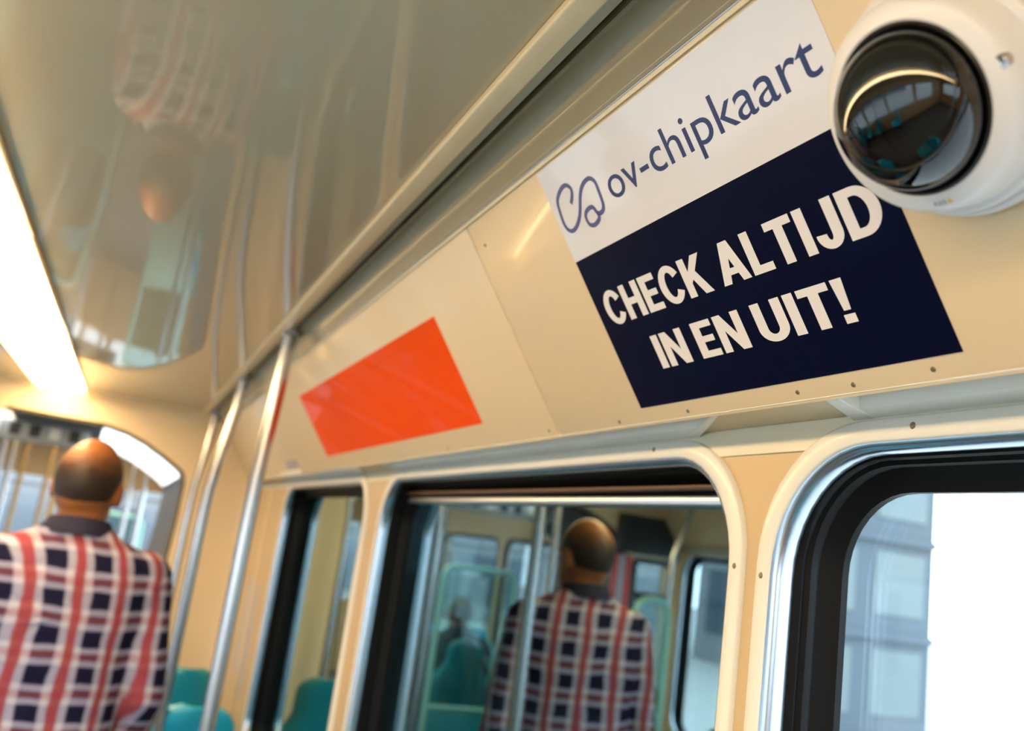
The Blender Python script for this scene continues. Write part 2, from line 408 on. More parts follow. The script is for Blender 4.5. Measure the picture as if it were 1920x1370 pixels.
def ring(fx, prof, a, b, top_extra=None, r0=RC):
    loops = []
    for i, (x, ins) in enumerate(prof):
        te = ins if top_extra is None else top_extra[i]
        loops.append([(fx(x), y, z) for y, z in rrect(a + ins, b - ins, ZB + ins, ZT - te, max(0.02, r0 - ins * 0.6 if top_extra is None else r0 - ins * 2.0))])
    m = MB(); m.loft(loops, True); return m
def window(fx, name, a, b, pane, label, rail=True, detail=True):
    r = empty(name, (fx(WX), (a + b) / 2, ZB), label, None, None, 'structure')
    ring(fx, [(0.5605, -0.0200), (0.5545, -0.0195), (0.5530, -0.0175), (0.5530, -0.0020), (0.5545, 0.0), (0.562, 0.0)], a, b).build('frame', 'frame_cream', r, smooth=True, sharp=60)
    ring(fx, [(0.5550, -0.0004), (0.5556, 0.0022), (0.5580, 0.0050), (0.5620, 0.0070), (0.5670, 0.0078), (0.5725, 0.0072), (0.5775, 0.0052), (0.5815, 0.0024), (0.5840, 0.0)], a, b).build('chrome_band', 'chrome', r, smooth=True, sharp=60)
    g = [(0.5790, 0.0040), (0.5812, 0.0065), (0.5850, 0.0085), (0.5900, 0.0060), (0.5935, 0.0100), (0.6000, 0.0105), (0.6040, 0.0085), (0.6160, 0.0140), (0.6225, 0.0190), (0.6300, 0.0190)]
    te = [0.0040, 0.0080, 0.0095, 0.0075, 0.0120, 0.0130, 0.0120, 0.0240, 0.0310, 0.0310]
    ring(fx, g, a, b, te).build('gasket', 'rubber', r, smooth=True, sharp=30)
    x = 0.6230
    gp = rrect(a + 0.016, b - 0.016, ZB + 0.016, ZT - 0.029, 0.078)
    gm = MB(); gm.loft([[(fx(x), y, z) for y, z in gp], [(fx(x + 0.004), y, z) for y, z in gp]], True, (True, True))
    gm.build('glass_pane', pane, r)
    if rail:
        MB().box(min(fx(0.606), fx(0.6205)), max(fx(0.606), fx(0.6205)), a + 0.055, b - 0.035, 0.0835, 0.0950).build('vent_rail', 'aluminium', r, bevel=0.004)
        MB().box(min(fx(0.596), fx(0.612)), max(fx(0.596), fx(0.612)), a + 0.04, b - 0.04, 0.1010, 0.1065).build('vent_seal', 'brown_rubber', r, bevel=0.002)
    # white head rail between soffit and frame, its ends slanting up to the panel edge
    pr = [(0.5035, 0.1585), (0.5065, 0.1580), (0.5085, 0.1710), (0.5300, 0.1740), (0.5370, 0.1560), (0.5600, 0.1508), (0.5600, 0.1775), (0.5035, 0.1775)]
    def ye(px, far): t_ = (px - 0.5035) / 0.0565; return (b - 0.112 + 0.022 * t_) if far else (a - 0.037 + 0.117 * t_)
    MB().loft([[(fx(px), ye(px, False), pz) for px, pz in pr], [(fx(px), ye(px, True), pz) for px, pz in pr]], True, (True, True)).build('head_rail', 'white_paint', r, smooth=True, sharp=35)
    for far, s_ in ((False, 1), (True, -1)):
        q = [(0.5050, 0.0), (0.5590, 0.0), (0.5590, 0.026), (0.5400, 0.020), (0.5050, 0.014)]
        MB().loft([[(fx(px), ye(px, far) + s_ * dy, 0.1585 - (px - 0.5) * 0.13) for px, dy in q], [(fx(px), ye(px, far) + s_ * dy * 1.3, 0.1770) for px, dy in q]], True, (True, True)).build('end_bracket', 'white_paint', r, bevel=0.001)
    if detail:
        for yy, zz in ((b + 0.0105, 0.012), (a - 0.0105, 0.018), (b + 0.0105, -0.30), (a - 0.0105, -0.30), (b - 0.16, ZT + 0.011), (a + 0.16, ZT + 0.011)):
            MB().lathe([(0.0001, -0.0010), (0.0022, -0.0008), (0.0030, 0.0)], lambda p, q, h, yy=yy, zz=zz: (fx(0.5530 + h), yy + p, zz + q), 12).build('screw', 'screw_dark', r, smooth=True)
    return r
ID = lambda x: x
window(ID, 'window_1', *OPEN[3], 'mirror_pane', 'narrow far window mirroring the beige bulkhead', rail=False)
window(ID, 'window_2', *OPEN[2], 'mirror_pane', 'middle window mirroring the tram interior with an aluminium vent rail')
window(ID, 'window_3', *OPEN[1], 'clear_pane', 'nearest window looking out on a bright white street', rail=False)
window(ID, 'window_4', *OPEN[0], 'clear_pane', 'window behind the viewer on the same side', rail=False, detail=False)
for i, (a, b) in enumerate(OPEN_L):
    window(mir, 'window_%d' % (5 + i), a, b, 'clear_pane', 'window on the opposite side of the tram', rail=False, detail=False)

# wall seams, grey stickers near the far corner
MB().box(0.5570, 0.5605, 3.96, 3.985, -1.3, 0.128).build('seam_strip', 'beige_trim', wr)
MB().box(0.5572, 0.5600, 4.14, 4.15, -1.3, 0.128).build('seam_strip', 'beige_trim', wr)

# rear wall behind the viewer
rw = MB().plate([(-1.72, FLOOR), (0.63, FLOOR), (0.63, 0.60), (-1.72, 0.60)], [rrect(-1.35, 0.25, -0.75, 0.10, 0.10)], lambda x, z: (x, Y0, z), (0, -0.06, 0)).build('wall_rear', 'beige_wall')
tag(rw, 'beige rear wall of the tram behind the viewer', None, None, 'structure')
wn = empty('window_10', (-0.55, Y0, -0.75), 'rear window of the tram', None, None, 'structure')
gp = rrect(-1.34, 0.24, -0.74, 0.09, 0.09)
MB().loft([[(x, Y0 - 0.03, z) for x, z in gp], [(x, Y0 - 0.034, z) for x, z in gp]], True, (True, True)).build('glass_pane', 'clear_pane', wn)
MB().loft([[(x, Y0 + 0.004, z) for x, z in rrect(-1.37, 0.27, -0.77, 0.12, 0.12)], [(x, Y0 + 0.006, z) for x, z in rrect(-1.34, 0.24, -0.74, 0.09, 0.09)], [(x, Y0 - 0.028, z) for x, z in rrect(-1.335, 0.235, -0.735, 0.085, 0.085)]], True).build('gasket', 'rubber', wn, smooth=True)

# bulkhead with the passage to the next section
HALF = [(-0.545, 0.310), (-0.16, 0.306), (-0.06, 0.287), (0.03, 0.253), (0.12, 0.205), (0.185, 0.165), (0.212, 0.140), (0.221, 0.105), (0.221, -0.05), (0.200, -0.50), (0.195, FLOOR + 0.01)]
PORT = HALF + [(mir(x), z) for x, z in reversed(HALF[1:])]
bk = MB().plate([(-1.72, FLOOR), (0.63, FLOOR), (0.63, 0.60), (-1.72, 0.60)], [PORT, rrect(-1.615, -1.375, -0.80, 0.06, 0.03, 4)], lambda x, z: (x, Y1, z), (0, 0.10, 0)).build('wall_front', 'beige_laminate')
tag(bk, 'beige bulkhead with an arched passage to the next tram section', None, None, 'structure')
sl = empty('window_11', (-1.495, Y1, -0.80), 'dark framed side light in the bulkhead beside the passage', None, None, 'structure')
g1, g2 = rrect(-1.630, -1.360, -0.815, 0.075, 0.04, 4), rrect(-1.600, -1.390, -0.785, 0.045, 0.02, 4)
MB().loft([[(x, Y1 - 0.001, z) for x, z in g1], [(x, Y1 - 0.010, z) for x, z in g1], [(x, Y1 - 0.010, z) for x, z in g2], [(x, Y1 + 0.03, z) for x, z in g2]], True).build('frame', 'dark_metal', sl)
MB().box(-1.612, -1.378, Y1 + 0.03, Y1 + 0.034, -0.797, 0.057).build('glass_pane', 'clear_pane', sl)
MB().box(-1.60, -1.39, Y1 - 0.008, Y1 + 0.028, -0.150, -0.105).build('cross_bar', 'dark_metal', sl, bevel=0.003)
def port_loop(y, ins, k=1.0):
    cx, cz = XC, -0.6
    out = []
    for x, z in PORT:
        dx, dz = x - cx, z - cz
        l = math.hypot(dx, dz); out.append((cx + dx * (1 - ins / l), y, cz + dz * (1 - ins / l) if z > FLOOR + 0.1 else z))
    return out
MB().loft([port_loop(Y1 - 0.004, -0.012), port_loop(Y1 - 0.006, -0.004), port_loop(Y1 + 0.02, 0.002), port_loop(Y1 + 0.10, 0.002)], False).build('edge_rubber', 'rubber', bk, smooth=True)
# rounded transition between ceiling and bulkhead
pr = []
for i in range(9):
    a = math.radians(90 * i / 8); pr.append((Y1 - 0.055 + 0.055 * math.sin(a), HC - 0.055 + 0.055 * math.cos(a)))
m = MB(); m.loft([[(x, y, z + 0.0008) for y, z in pr] for x in (-0.245, 0.30)], False); m.build('corner_fillet', 'beige_laminate', bk, smooth=True)
m = MB(); m.loft([[(x, y, z + 0.0008) for y, z in pr] for x in (-1.30, -0.465)], False); m.build('corner_fillet', 'beige_laminate', bk, smooth=True)
pr2 = []
for i in range(9):
    a = math.radians(90 * i / 8); pr2.append((WX - 0.07 + 0.07 * math.sin(a), Y1 - 0.07 + 0.07 * math.cos(a)))
for fx in (ID, mir):
    m = MB(); m.loft([[(fx(x), y, z) for x, y in pr2] for z in (FLOOR, 0.155)], False); m.build('corner_fillet', 'beige_laminate', bk, smooth=True)

# ------------------------------------------------------------------ ceiling lamps
def lamp(y0, y1, label):
    r = empty('ceiling_lamp', (-0.355, (y0 + y1) / 2, HC), label, 'lamp', 'ceiling lamps in a row')
    pr = [(-0.452, HC + 0.004), (-0.446, HC - 0.012), (-0.436, HC - 0.018), (-0.274, HC - 0.018), (-0.264, HC - 0.012), (-0.258, HC + 0.004), (-0.258, HC + 0.01), (-0.452, HC + 0.01)]
    extrude(pr, y0 + 0.006, y1 - 0.006).build('diffuser', 'lamp_lens', r, bevel=0.002)
    for x0, x1 in ((-0.466, -0.4575), (-0.2525, -0.244)):
        MB().box(x0, x1, y0, y1, HC - 0.006, HC + 0.025).build('side_rail', 'lamp_frame', r, bevel=0.002)
    MB().box(-0.456, -0.254, y0 - 0.004, y0 + 0.004, HC - 0.008, HC + 0.025).build('joint_strip', 'lamp_frame', r)
    return r
ys = [4.34, 3.05, 1.78, 0.51, -0.76, -2.03, -3.15]
names = ['bright ceiling lamp nearest the bulkhead', 'bright ceiling lamp second from the bulkhead', 'ceiling lamp third from the bulkhead', 'ceiling lamp beside the viewer', 'ceiling lamp behind the viewer', 'ceiling lamp nearest the rear wall']
for i in range(6): lamp(ys[i + 1], ys[i], names[i])

# ------------------------------------------------------------------ stickers
def lettering(name, body, material, parent, u0, u1, v0, v1, fatten=0.0, frame=pan, wv=0.0007, shear=0.0, ref=None, spacing=1.0, upper=False):
    c = bpy.data.curves.new(name, 'FONT'); c.body = body; c.size = 1.0; c.offset = fatten; c.resolution_u = 6; c.shear = shear
    c.space_character = spacing
    t = bpy.data.objects.new('tmp_text', c); COL.objects.link(t)
    dg = bpy.context.evaluated_depsgraph_get(); me = bpy.data.meshes.new_from_object(t.evaluated_get(dg))
    xs = [v.co.x for v in me.vertices]; ysv = [v.co.y for v in me.vertices]
    xa, xb = min(xs), max(xs)
    ya, yb = ref if ref else (min(ysv), max(ysv))
    par = list(range(len(me.vertices)))
    def root(k):
        while par[k] != k: par[k] = par[par[k]]; k = par[k]
        return k
    for p in me.polygons:
        for k in p.vertices[1:]: par[root(k)] = root(p.vertices[0])
    isl = {}
    for k in range(len(me.vertices)): isl.setdefault(root(k), []).append(k)
    yy = [v.co.y for v in me.vertices]
    for ks in isl.values():                       # capitals that dip below the line are drawn standing on it
        lo_ = min(yy[k] for k in ks); hi_ = max(yy[k] for k in ks)
        if upper and lo_ < -0.06:
            for k in ks: yy[k] = -fatten + (yy[k] - lo_) / (hi_ - lo_) * (hi_ + fatten)
    order = sorted(isl.values(), key=lambda ks: min(me.vertices[k].co.x for k in ks))
    words = []; end = -9
    for ks in order:
        a = min(me.vertices[k].co.x for k in ks); b = max(me.vertices[k].co.x for k in ks)
        if not words or (upper and a - end > 0.13): words.append(set())
        words[-1] |= set(ks); end = max(end, b)
    for wd in words:
        idx = sorted(wd); mp_ = {k: i for i, k in enumerate(idx)}; mm = MB()
        vs = [frame(u0 + (me.vertices[k].co.x - xa) / (xb - xa) * (u1 - u0), v0 + (yy[k] - ya) / (yb - ya) * (v1 - v0), wv) for k in idx]
        mm.add(vs, [tuple(mp_[k] for k in p.vertices) for p in me.polygons if p.vertices[0] in wd])
        mm.build(name, material, parent)
    bpy.data.objects.remove(t); bpy.data.curves.remove(c); bpy.data.meshes.remove(me)
def arc(cx, cy, ro, ri, a0_, a1_, n=16):
    out = []
    for k in range(n):
        q = [math.radians(a0_ + (a1_ - a0_) * (k + d) / n) for d in (0, 1)]
        out.append([(cx + ro[0] * math.cos(q[0]), cy + ro[1] * math.sin(q[0])), (cx + ro[0] * math.cos(q[1]), cy + ro[1] * math.sin(q[1])),
                    (cx + ri[0] * math.cos(q[1]), cy + ri[1] * math.sin(q[1])), (cx + ri[0] * math.cos(q[0]), cy + ri[1] * math.sin(q[0]))])
    return out
def rc(x0, y0, x1, y1): return [(x0, y0), (x1, y0), (x1, y1), (x0, y1)]
ST = 0.215
GLYPH = {
    'I': (0.215, [rc(0, 0, ST, 1)]),
    'H': (0.68, [rc(0, 0, ST, 1), rc(0.68 - ST, 0, 0.68, 1), rc(ST, 0.40, 0.68 - ST, 0.59)]),
    'E': (0.56, [rc(0, 0, ST, 1), rc(ST, 0.82, 0.55, 1), rc(ST, 0.42, 0.51, 0.59), rc(ST, 0, 0.56, 0.18)]),
    'L': (0.53, [rc(0, 0, ST, 1), rc(ST, 0, 0.53, 0.185)]),
    'T': (0.62, [rc(0, 0.815, 0.62, 1), rc(0.2025, 0, 0.4175, 0.815)]),
    'K': (0.72, [rc(0, 0, ST, 1), [(ST, 0.34), (0.345, 0.50), (0.70, 1.0), (0.45, 1.0), (ST, 0.64)], [(0.255, 0.49), (0.40, 0.66), (0.73, 0.0), (0.48, 0.0)]]),
    'A': (0.76, [[(0, 0), (0.22, 0), (0.49, 1), (0.26, 1)], [(0.54, 0), (0.76, 0), (0.50, 1), (0.27, 1)], rc(0.19, 0.20, 0.57, 0.36)]),
    'N': (0.68, [rc(0, 0, 0.20, 1), rc(0.48, 0, 0.68, 1), [(0.0, 1), (0.21, 1), (0.68, 0), (0.47, 0)]]),
    'U': (0.68, [rc(0, 0.34, ST, 1), rc(0.68 - ST, 0.34, 0.68, 1)] + arc(0.34, 0.34, (0.34, 0.355), (0.125, 0.165), 180, 360)),
    'J': (0.54, [rc(0.54 - ST, 0.30, 0.54, 1)] + arc(0.27, 0.30, (0.27, 0.315), (0.055, 0.135), 175, 360)),
    'C': (0.70, arc(0.365, 0.5, (0.365, 0.515), (0.150, 0.335), 28, 332, 28)),
    'D': (0.70, [rc(0, 0, ST, 1), rc(ST, 0.82, 0.30, 1), rc(ST, 0, 0.30, 0.18)] + arc(0.30, 0.5, (0.40, 0.5), (0.185, 0.32), -90, 90)),
    '!': (0.22, [[(0.045, 0.29), (0.175, 0.29), (0.22, 1), (0.0, 1)], rc(0.005, 0, 0.215, 0.20)]),
}
def bold_line(text, material, parent, u0, u1, v0, v1, gap=0.075, space=0.30):
    x = 0.0; place = []; words = [[]]
    for ch in text:
        if ch == ' ': x += space - gap; words.append([]); continue
        words[-1].append((ch, x)); x += GLYPH[ch][0] + gap
    x -= gap
    for wd in words:
        mm = MB()
        for ch, ox in wd:
            for lay, poly in enumerate(GLYPH[ch][1]):
                mm.add([pan(u0 + (ox + px) / x * (u1 - u0), v0 + py * (v1 - v0), 0.0008 + (0.00008 * lay if lay < 4 and ch in 'HELTKAN' else 0)) for px, py in poly], [tuple(range(len(poly)))])
        mm.build('bold_lettering', material, parent)
sg = empty('fare_card_sticker', pan(-0.6365, -0.1415, 0), 'white and navy fare card sticker reading CHECK ALTIJD IN EN UIT! beside the dome camera', 'sticker')
MB().box(-0.8430, -0.4300, 0.0315, 0.1345, 0.0, 0.0006, pan).build('white_field', 'white_print', sg)
MB().box(-0.8430, -0.4300, -0.1415, 0.0315, 0.0, 0.00055, pan).build('navy_field', 'navy_print', sg)
bold_line('CHECK ALTIJD', 'letter_white', sg, -0.8256, -0.4440, -0.0470, -0.0100)
bold_line('IN EN UIT!', 'letter_white', sg, -0.7700, -0.5035, -0.1045, -0.0690)
lettering('thin_lettering', 'ov-chipkaart', 'letter_navy', sg, -0.7300, -0.4430, 0.0675, 0.1010, 0.001, ref=(0.0, 0.72))
LOGO = [(-0.8025, 0.0876), (-0.794, 0.0946), (-0.7914, 0.1013), (-0.7983, 0.1069), (-0.8108, 0.1057), (-0.8248, 0.0982), (-0.8299, 0.0852), (-0.8314, 0.071), (-0.8246, 0.0633), (-0.8118, 0.064), (-0.7956, 0.0733), (-0.7799, 0.0899), (-0.7677, 0.0974), (-0.7539, 0.0989), (-0.7467, 0.0933), (-0.7467, 0.0839), (-0.7493, 0.0692), (-0.7558, 0.064), (-0.764, 0.0651), (-0.7684, 0.0729), (-0.7795, 0.073), (-0.7869, 0.0684), (-0.7862, 0.0596), (-0.7773, 0.0564), (-0.7655, 0.0596), (-0.764, 0.0651)]
def smooth_path(pts, n=5):
    out = []
    for i in range(len(pts) - 1):
        p0, p1, p2, p3 = [Vector((*pts[max(0, min(len(pts) - 1, i + k))], 0)) for k in (-1, 0, 1, 2)]
        for j in range(n):
            t = j / n
            out.append(0.5 * ((2 * p1) + (p2 - p0) * t + (2 * p0 - 5 * p1 + 4 * p2 - p3) * t * t + (3 * p1 - p0 - 3 * p2 + p3) * t ** 3))
    out.append(Vector((*pts[-1], 0))); return out
sp = smooth_path(LOGO); lo, hi = [], []
for i, p in enumerate(sp):
    d = (sp[min(i + 1, len(sp) - 1)] - sp[max(i - 1, 0)]).normalized(); q = Vector((-d.y, d.x, 0)) * 0.0023
    lo.append(pan(p.x - q.x, p.y - q.y, 0.0009)); hi.append(pan(p.x + q.x, p.y + q.y, 0.0009))
MB().loft([lo, hi], False).build('looped_logo', 'letter_purple', sg)

og = MB().box(-2.470, -1.297, -0.121, 0.0600, 0.0, 0.0006, pan).build('orange_sticker', 'orange_print')
tag(og, 'blank orange rectangular sticker on the sloping panel', 'sticker')
gs = MB().box(-3.24, -2.985, -0.156, -0.112, -0.014, -0.0132, pan).build('notice_sticker', 'grey_sticker')
tag(gs, 'small grey sticker at the lower corner of the last sloping panel', 'sticker')
for i, (a, b, z0, z1, lb) in enumerate(((3.99, 4.10, -0.64, -0.25, 'tall grey notice sticker on the wall beside the far window'), (3.80, 3.90, -0.70, -0.26, 'narrow grey notice sticker touching the far window frame'))):
    tag(MB().box(0.5590, 0.5601, a, b, z0, z1).build('notice_sticker', 'grey_sticker'), lb, 'sticker')

# ------------------------------------------------------------------ dome camera
DU, DV = -0.3595, 0.0165
dm = empty('dome_camera', pan(DU, DV, 0), 'white round dome security camera with smoked black dome beside the sticker', 'camera')
dmap = lambda a, b, h: pan(DU + a, DV + b, h)
MB().lathe([(0.0001, 0.0), (0.0740, 0.0), (0.0750, 0.003), (0.0745, 0.011), (0.0725, 0.0140), (0.0690, 0.0150), (0.0670, 0.0150)], dmap, 96).build('base_plate', 'camera_white', dm, smooth=True, sharp=50)
MB().lathe([(0.0700, 0.0140), (0.0696, 0.0210), (0.0680, 0.0228), (0.0655, 0.0238), (0.0643, 0.0255), (0.0625, 0.0370), (0.0605, 0.0425), (0.0580, 0.0448), (0.0510, 0.0470), (0.0497, 0.0465), (0.0492, 0.0440)], dmap, 96).build('housing', 'camera_white', dm, smooth=True, sharp=30)
MB().lathe([(0.0498, 0.0462), (0.0485, 0.0475), (0.0465, 0.0465), (0.0455, 0.0430), (0.0455, 0.03)], dmap, 96).build('dome_ring', 'camera_black', dm, smooth=True, sharp=50)
RD = 0.0465
MB().lathe([(RD * math.cos(math.radians(a)), 0.0425 + RD * 0.82 * math.sin(math.radians(a))) for a in (0, 8, 16, 24, 32, 40, 48, 56, 64, 72, 80, 86, 89.9)], dmap, 96).build('smoked_dome', 'smoked_dome', dm, smooth=True)
ball = MB()
c0 = Vector(pan(DU, DV, 0.042))
ball.ellipsoid(c0, (0.032, 0.032, 0.032), None, 32, 20)
bo = ball.build('lens_ball', 'lens_black', dm, smooth=True)
axis = (Vector(pan(DU - 0.3, DV - 0.25, 0.5)) - Vector(pan(DU, DV, 0.0))).normalized()
ax_s = axis.orthogonal().normalized(); ax_t = axis.cross(ax_s)
lm = lambda a, b, h: c0 + ax_s * a + ax_t * b + axis * h
MB().lathe([(0.0150, 0.026), (0.0150, 0.0345), (0.0125, 0.0355), (0.0118, 0.0320), (0.0001, 0.0300)], lm, 40).build('lens', 'aluminium', bo, smooth=True, sharp=40, origin=ORG[bo.name])
MB().lathe([(0.0001, 0.0355), (0.007, 0.0345), (0.0116, 0.0325)], lm, 40).build('lens_glass', 'lens_black', bo, smooth=True, origin=ORG[bo.name])
MB().box(-0.052, 0.052, -0.012, 0.012, 0.012, 0.040, dmap).build('lens_bracket', 'camera_black', dm)
for k, (a_, rr_) in enumerate(((2, 0.0580),)):
    aa = math.radians(a_); cu, cv = rr_ * math.cos(aa), rr_ * math.sin(aa)
    MB().lathe([(0.0001, 0.0445), (0.0032, 0.0450), (0.0042, 0.0440), (0.0046, 0.0400)], lambda a, b, h: dmap(cu + a, cv + b, h), 20).build('screw', 'steel_pole', dm, smooth=True)
a0 = math.radians(-93)
def rim(u, v, wv):      # bends lettering round the rim of the base plate
    ang = a0 + u / 0.0555; rr = 0.0555 - v
    return dmap(rr * math.cos(ang), rr * math.sin(ang), 0.0459 + wv + v * 0.31)
lettering('maker_mark', 'AXIS', 'mark_grey', dm, -0.0065, 0.0020, -0.0014, 0.0014, 0.0, rim, 0.0004)
MB().add([rim(0.0030, -0.0014, 0.0006), rim(0.0062, -0.0014, 0.0006), rim(0.0046, 0.0018, 0.0006)], [(0, 1, 2)]).build('maker_triangle', 'mark_yellow', dm)

# ------------------------------------------------------------------ poles
def pole(x_top, x_bot, y, z_bot, label, rad=0.0165, group='steel grab poles', ztop=HC - 0.004, material='steel_pole', xm=None):
    r = empty('grab_pole', (x_bot, y, z_bot), label, 'pole', group)
    pts = []
    for i in range(13):
        t = i / 12
        z = z_bot + (ztop - z_bot) * t
        k = max(0.0, (z - 0.02) / (ztop - 0.02)); k = k * k * (3 - 2 * k)
        pts.append((x_bot + (x_top - x_bot) * k, y, z))
    MB().tube(pts, rad, 18).build('tube', material, r, smooth=True)
    MB().lathe([(0.0001, 0.012), (rad * 1.15, 0.012), (rad * 1.55, 0.004), (rad * 1.6, 0.0)], lambda a, b, h: (x_top + a, y + b, ztop + 0.004 - h), 20).build('ceiling_socket', material, r, smooth=True, sharp=40)
    MB().lathe([(0.0001, 0.016), (rad * 1.2, 0.016), (rad * 1.9, 0.004), (rad * 2.0, 0.0)], lambda a, b, h: (x_bot + a, y + b, z_bot + h), 20).build('foot_flange', material, r, smooth=True, sharp=40)
    return r
pole(0.278, 0.262, 2.14, FLOOR, 'nearest steel pole reaching the ceiling moulding beside the orange sticker')
pole(0.277, 0.232, 3.03, FLOOR + 0.93, 'middle steel pole of three, rising from the shoulder of the cyan seat')
pole(0.300, 0.266, 4.28, FLOOR, 'farthest steel pole of three, close to the bulkhead')
pole(0.278, 0.250, -0.35, FLOOR, 'steel pole just behind the viewer on the window side')
pole(-1.37, -1.35, 1.2, FLOOR, 'steel pole on the opposite side beside the viewer')
pole(-1.37, -1.26, 3.86, FLOOR, 'steel pole at the outer edge of the opposite screen')
pole(-0.62, -0.62, 3.86, FLOOR, 'steel pole at the aisle edge of the opposite screen')
pole(-1.37, -1.10, 2.68, FLOOR, 'steel pole on the opposite side beside the standing man')

# ------------------------------------------------------------------ seats
def seat_proto(material):
    r = empty('tram_seat', (0, 0, FLOOR), None, 'seat', 'teal tram seats')
    # backrest: curved shell with narrower rounded head part (seat faces +y, back towards -y)
    def half_w(h):
        if h < 0.82: return 0.205
        if h < 0.96: t = (h - 0.82) / 0.14; return 0.205 - 0.085 * (t * t * (3 - 2 * t))
        if h < 1.06: return 0.120
        t = (h - 1.06) / 0.075; return 0.120 * math.sqrt(max(0.0, 1 - t * t * 0.97))
    hs = [0.44, 0.55, 0.68, 0.78, 0.84, 0.88, 0.92, 0.96, 1.0, 1.04, 1.07, 1.10, 1.12, 1.13]
    front, back = [], []
    loops = []
    for h in hs:
        hw = half_w(h); y = 0.02 - 0.09 * (h - 0.44) / 0.69
        row_f = [(hw * math.sin(math.radians(a)) / 1.0, y + 0.045 * (1 - math.cos(math.radians(a))), FLOOR + 0.44 + (h - 0.44) * 0.862) for a in range(-90, 91, 15)]
        row_b = [(x * 0.99, yy - 0.035, z) for x, yy, z in reversed(row_f)]
        loops.append(row_f + row_b)
    MB().loft(loops, True, (True, True)).build('backrest', material, r, smooth=True, sharp=60)
    pl = []
    for k in range(7):
        t = k / 6; yy = -0.02 + 0.44 * t; z = FLOOR + 0.45 + 0.02 * t - 0.03 * math.sin(math.pi * t); hw = 0.205 - 0.03 * t ** 3
        pl.append([(x, yy, z) for x in (-hw, -hw * 0.5, 0, hw * 0.5, hw)] + [(x, yy, z - 0.04) for x in (hw, hw * 0.5, 0, -hw * 0.5, -hw)])
    MB().loft(pl, True, (True, True)).build('seat_pan', material, r, smooth=True, sharp=50)
    MB().tube([(0, 0.16, FLOOR), (0, 0.16, FLOOR + 0.42)], [0.05, 0.04], 16).build('pedestal', 'dark_metal', r, smooth=True)
    hp = [(-0.17, -0.05, FLOOR + 0.76), (-0.18, -0.075, FLOOR + 0.86), (-0.125, -0.075, FLOOR + 0.95), (-0.13, -0.10, FLOOR + 1.02)]
    MB().tube(hp[:3], 0.010, 10).build('grab_handle', 'teal_light', r, smooth=True)
    return r
proto_t = seat_proto('teal_plastic'); proto_c = seat_proto('cyan_plastic')
SEATS = [
    ('c', 0.336, 3.10, 0, 'bright cyan-teal seat in front of the far window, nearer of the two'),
    ('t', 0.352, 3.80, 0, 'dark teal seat nearest the bulkhead under the steel poles'),
    ('c', 0.30, 1.55, 0, 'teal seat under the middle window'),
    ('t', 0.30, 0.10, 0, 'teal seat under the nearest window beside the viewer'),
    ('t', -1.34, 3.05, 0, 'teal seat by the opposite windows nearest the screen'),
    ('c', -1.38, 2.25, 0, 'teal seat by the opposite windows level with the standing man'),
    ('t', -1.38, 1.40, 0, 'teal seat by the opposite windows ahead of the viewer'),
    ('c', -1.38, 0.40, 0, 'teal seat by the opposite windows level with the viewer'),
    ('t', -0.90, 3.05, 0, 'teal aisle seat on the opposite side nearest the screen'),
    ('t', -0.97, 5.75, 0, 'aisle seat on the left in the next section, occupied by a passenger'),
    ('c', -1.38, 5.75, 0, 'window seat on the left in the next section beside the passenger'),
    ('c', -0.97, 6.70, 0, 'aisle seat on the left in the next section, second row'),
    ('t', -1.38, 6.70, 0, 'window seat on the left in the next section, second row'),
    ('t', 0.30, 5.95, 0, 'seat on the right in the next section, first row'),
    ('c', 0.30, 6.85, 0, 'seat on the right in the next section, second row'),
]
used = set()
for kd, x, y, rz, lb in SEATS:
    src = proto_t if kd == 't' else proto_c
    o = src if kd not in used else copy_tree(src)
    used.add(kd)
    o.location = (x, y, 0.0); o.rotation_euler = (0, 0, rz); o['label'] = lb

# ------------------------------------------------------------------ screens with teal frames
def screen(x0, x1, y, zt, label, lower='mint_pane', split=0.45):
    r = empty('partition_screen', ((x0 + x1) / 2, y, FLOOR), label, 'screen', 'teal framed partition screens')
    zb = FLOOR + 0.12
    rad = 0.017; c = 0.07
    for s_, xx in ((1, x0), (-1, x1)):
        MB().tube([(xx, y, FLOOR), (xx, y, zt - c)] + [(xx + s_ * c * (1 - math.cos(math.radians(a))), y, zt - c + c * math.sin(math.radians(a))) for a in (22, 45, 67, 90)], rad, 12).build('upright', 'teal_light', r, smooth=True)
    MB().tube([(x0 + c - 0.002, y, zt), (x1 - c + 0.002, y, zt)], rad, 12).build('top_rail', 'teal_light', r, smooth=True)
    zm = zb + (zt - zb) * split
    MB().tube([(x0, y, zm), (x1, y, zm)], rad * 0.8, 12).build('middle_rail', 'teal_light', r, smooth=True)
    MB().box(x0 + 0.01, x1 - 0.01, y - 0.004, y + 0.004, zm, zt - 0.02).build('glass_pane', 'screen_glass', r)
    MB().box(x0 + 0.01, x1 - 0.01, y - 0.006, y + 0.006, zb, zm).build('lower_pane', lower, r, bevel=0.002)
    return r
hd = empty('route_display', (-1.43, Y1, 0.095), 'dark display box above the side light in the bulkhead', 'display')
MB().box(-1.62, -1.24, Y1 - 0.055, Y1, 0.095, 0.300).build('casing', 'dark_metal', hd, bevel=0.006)
MB().box(-1.59, -1.27, Y1 - 0.058, Y1 - 0.054, 0.125, 0.270).build('screen', 'camera_black', hd)
screen(-1.235, -1.055, 3.80, -0.12, 'teal framed screen beside the opposite seats', split=0.62)
screen(-1.10, -0.62, 5.35, -0.12, 'teal framed screen just inside the next section on the left', lower='teal_plastic', split=0.40)
screen(-0.30, 0.16, 7.6, -0.12, 'teal framed screen deep in the next section', split=0.5)

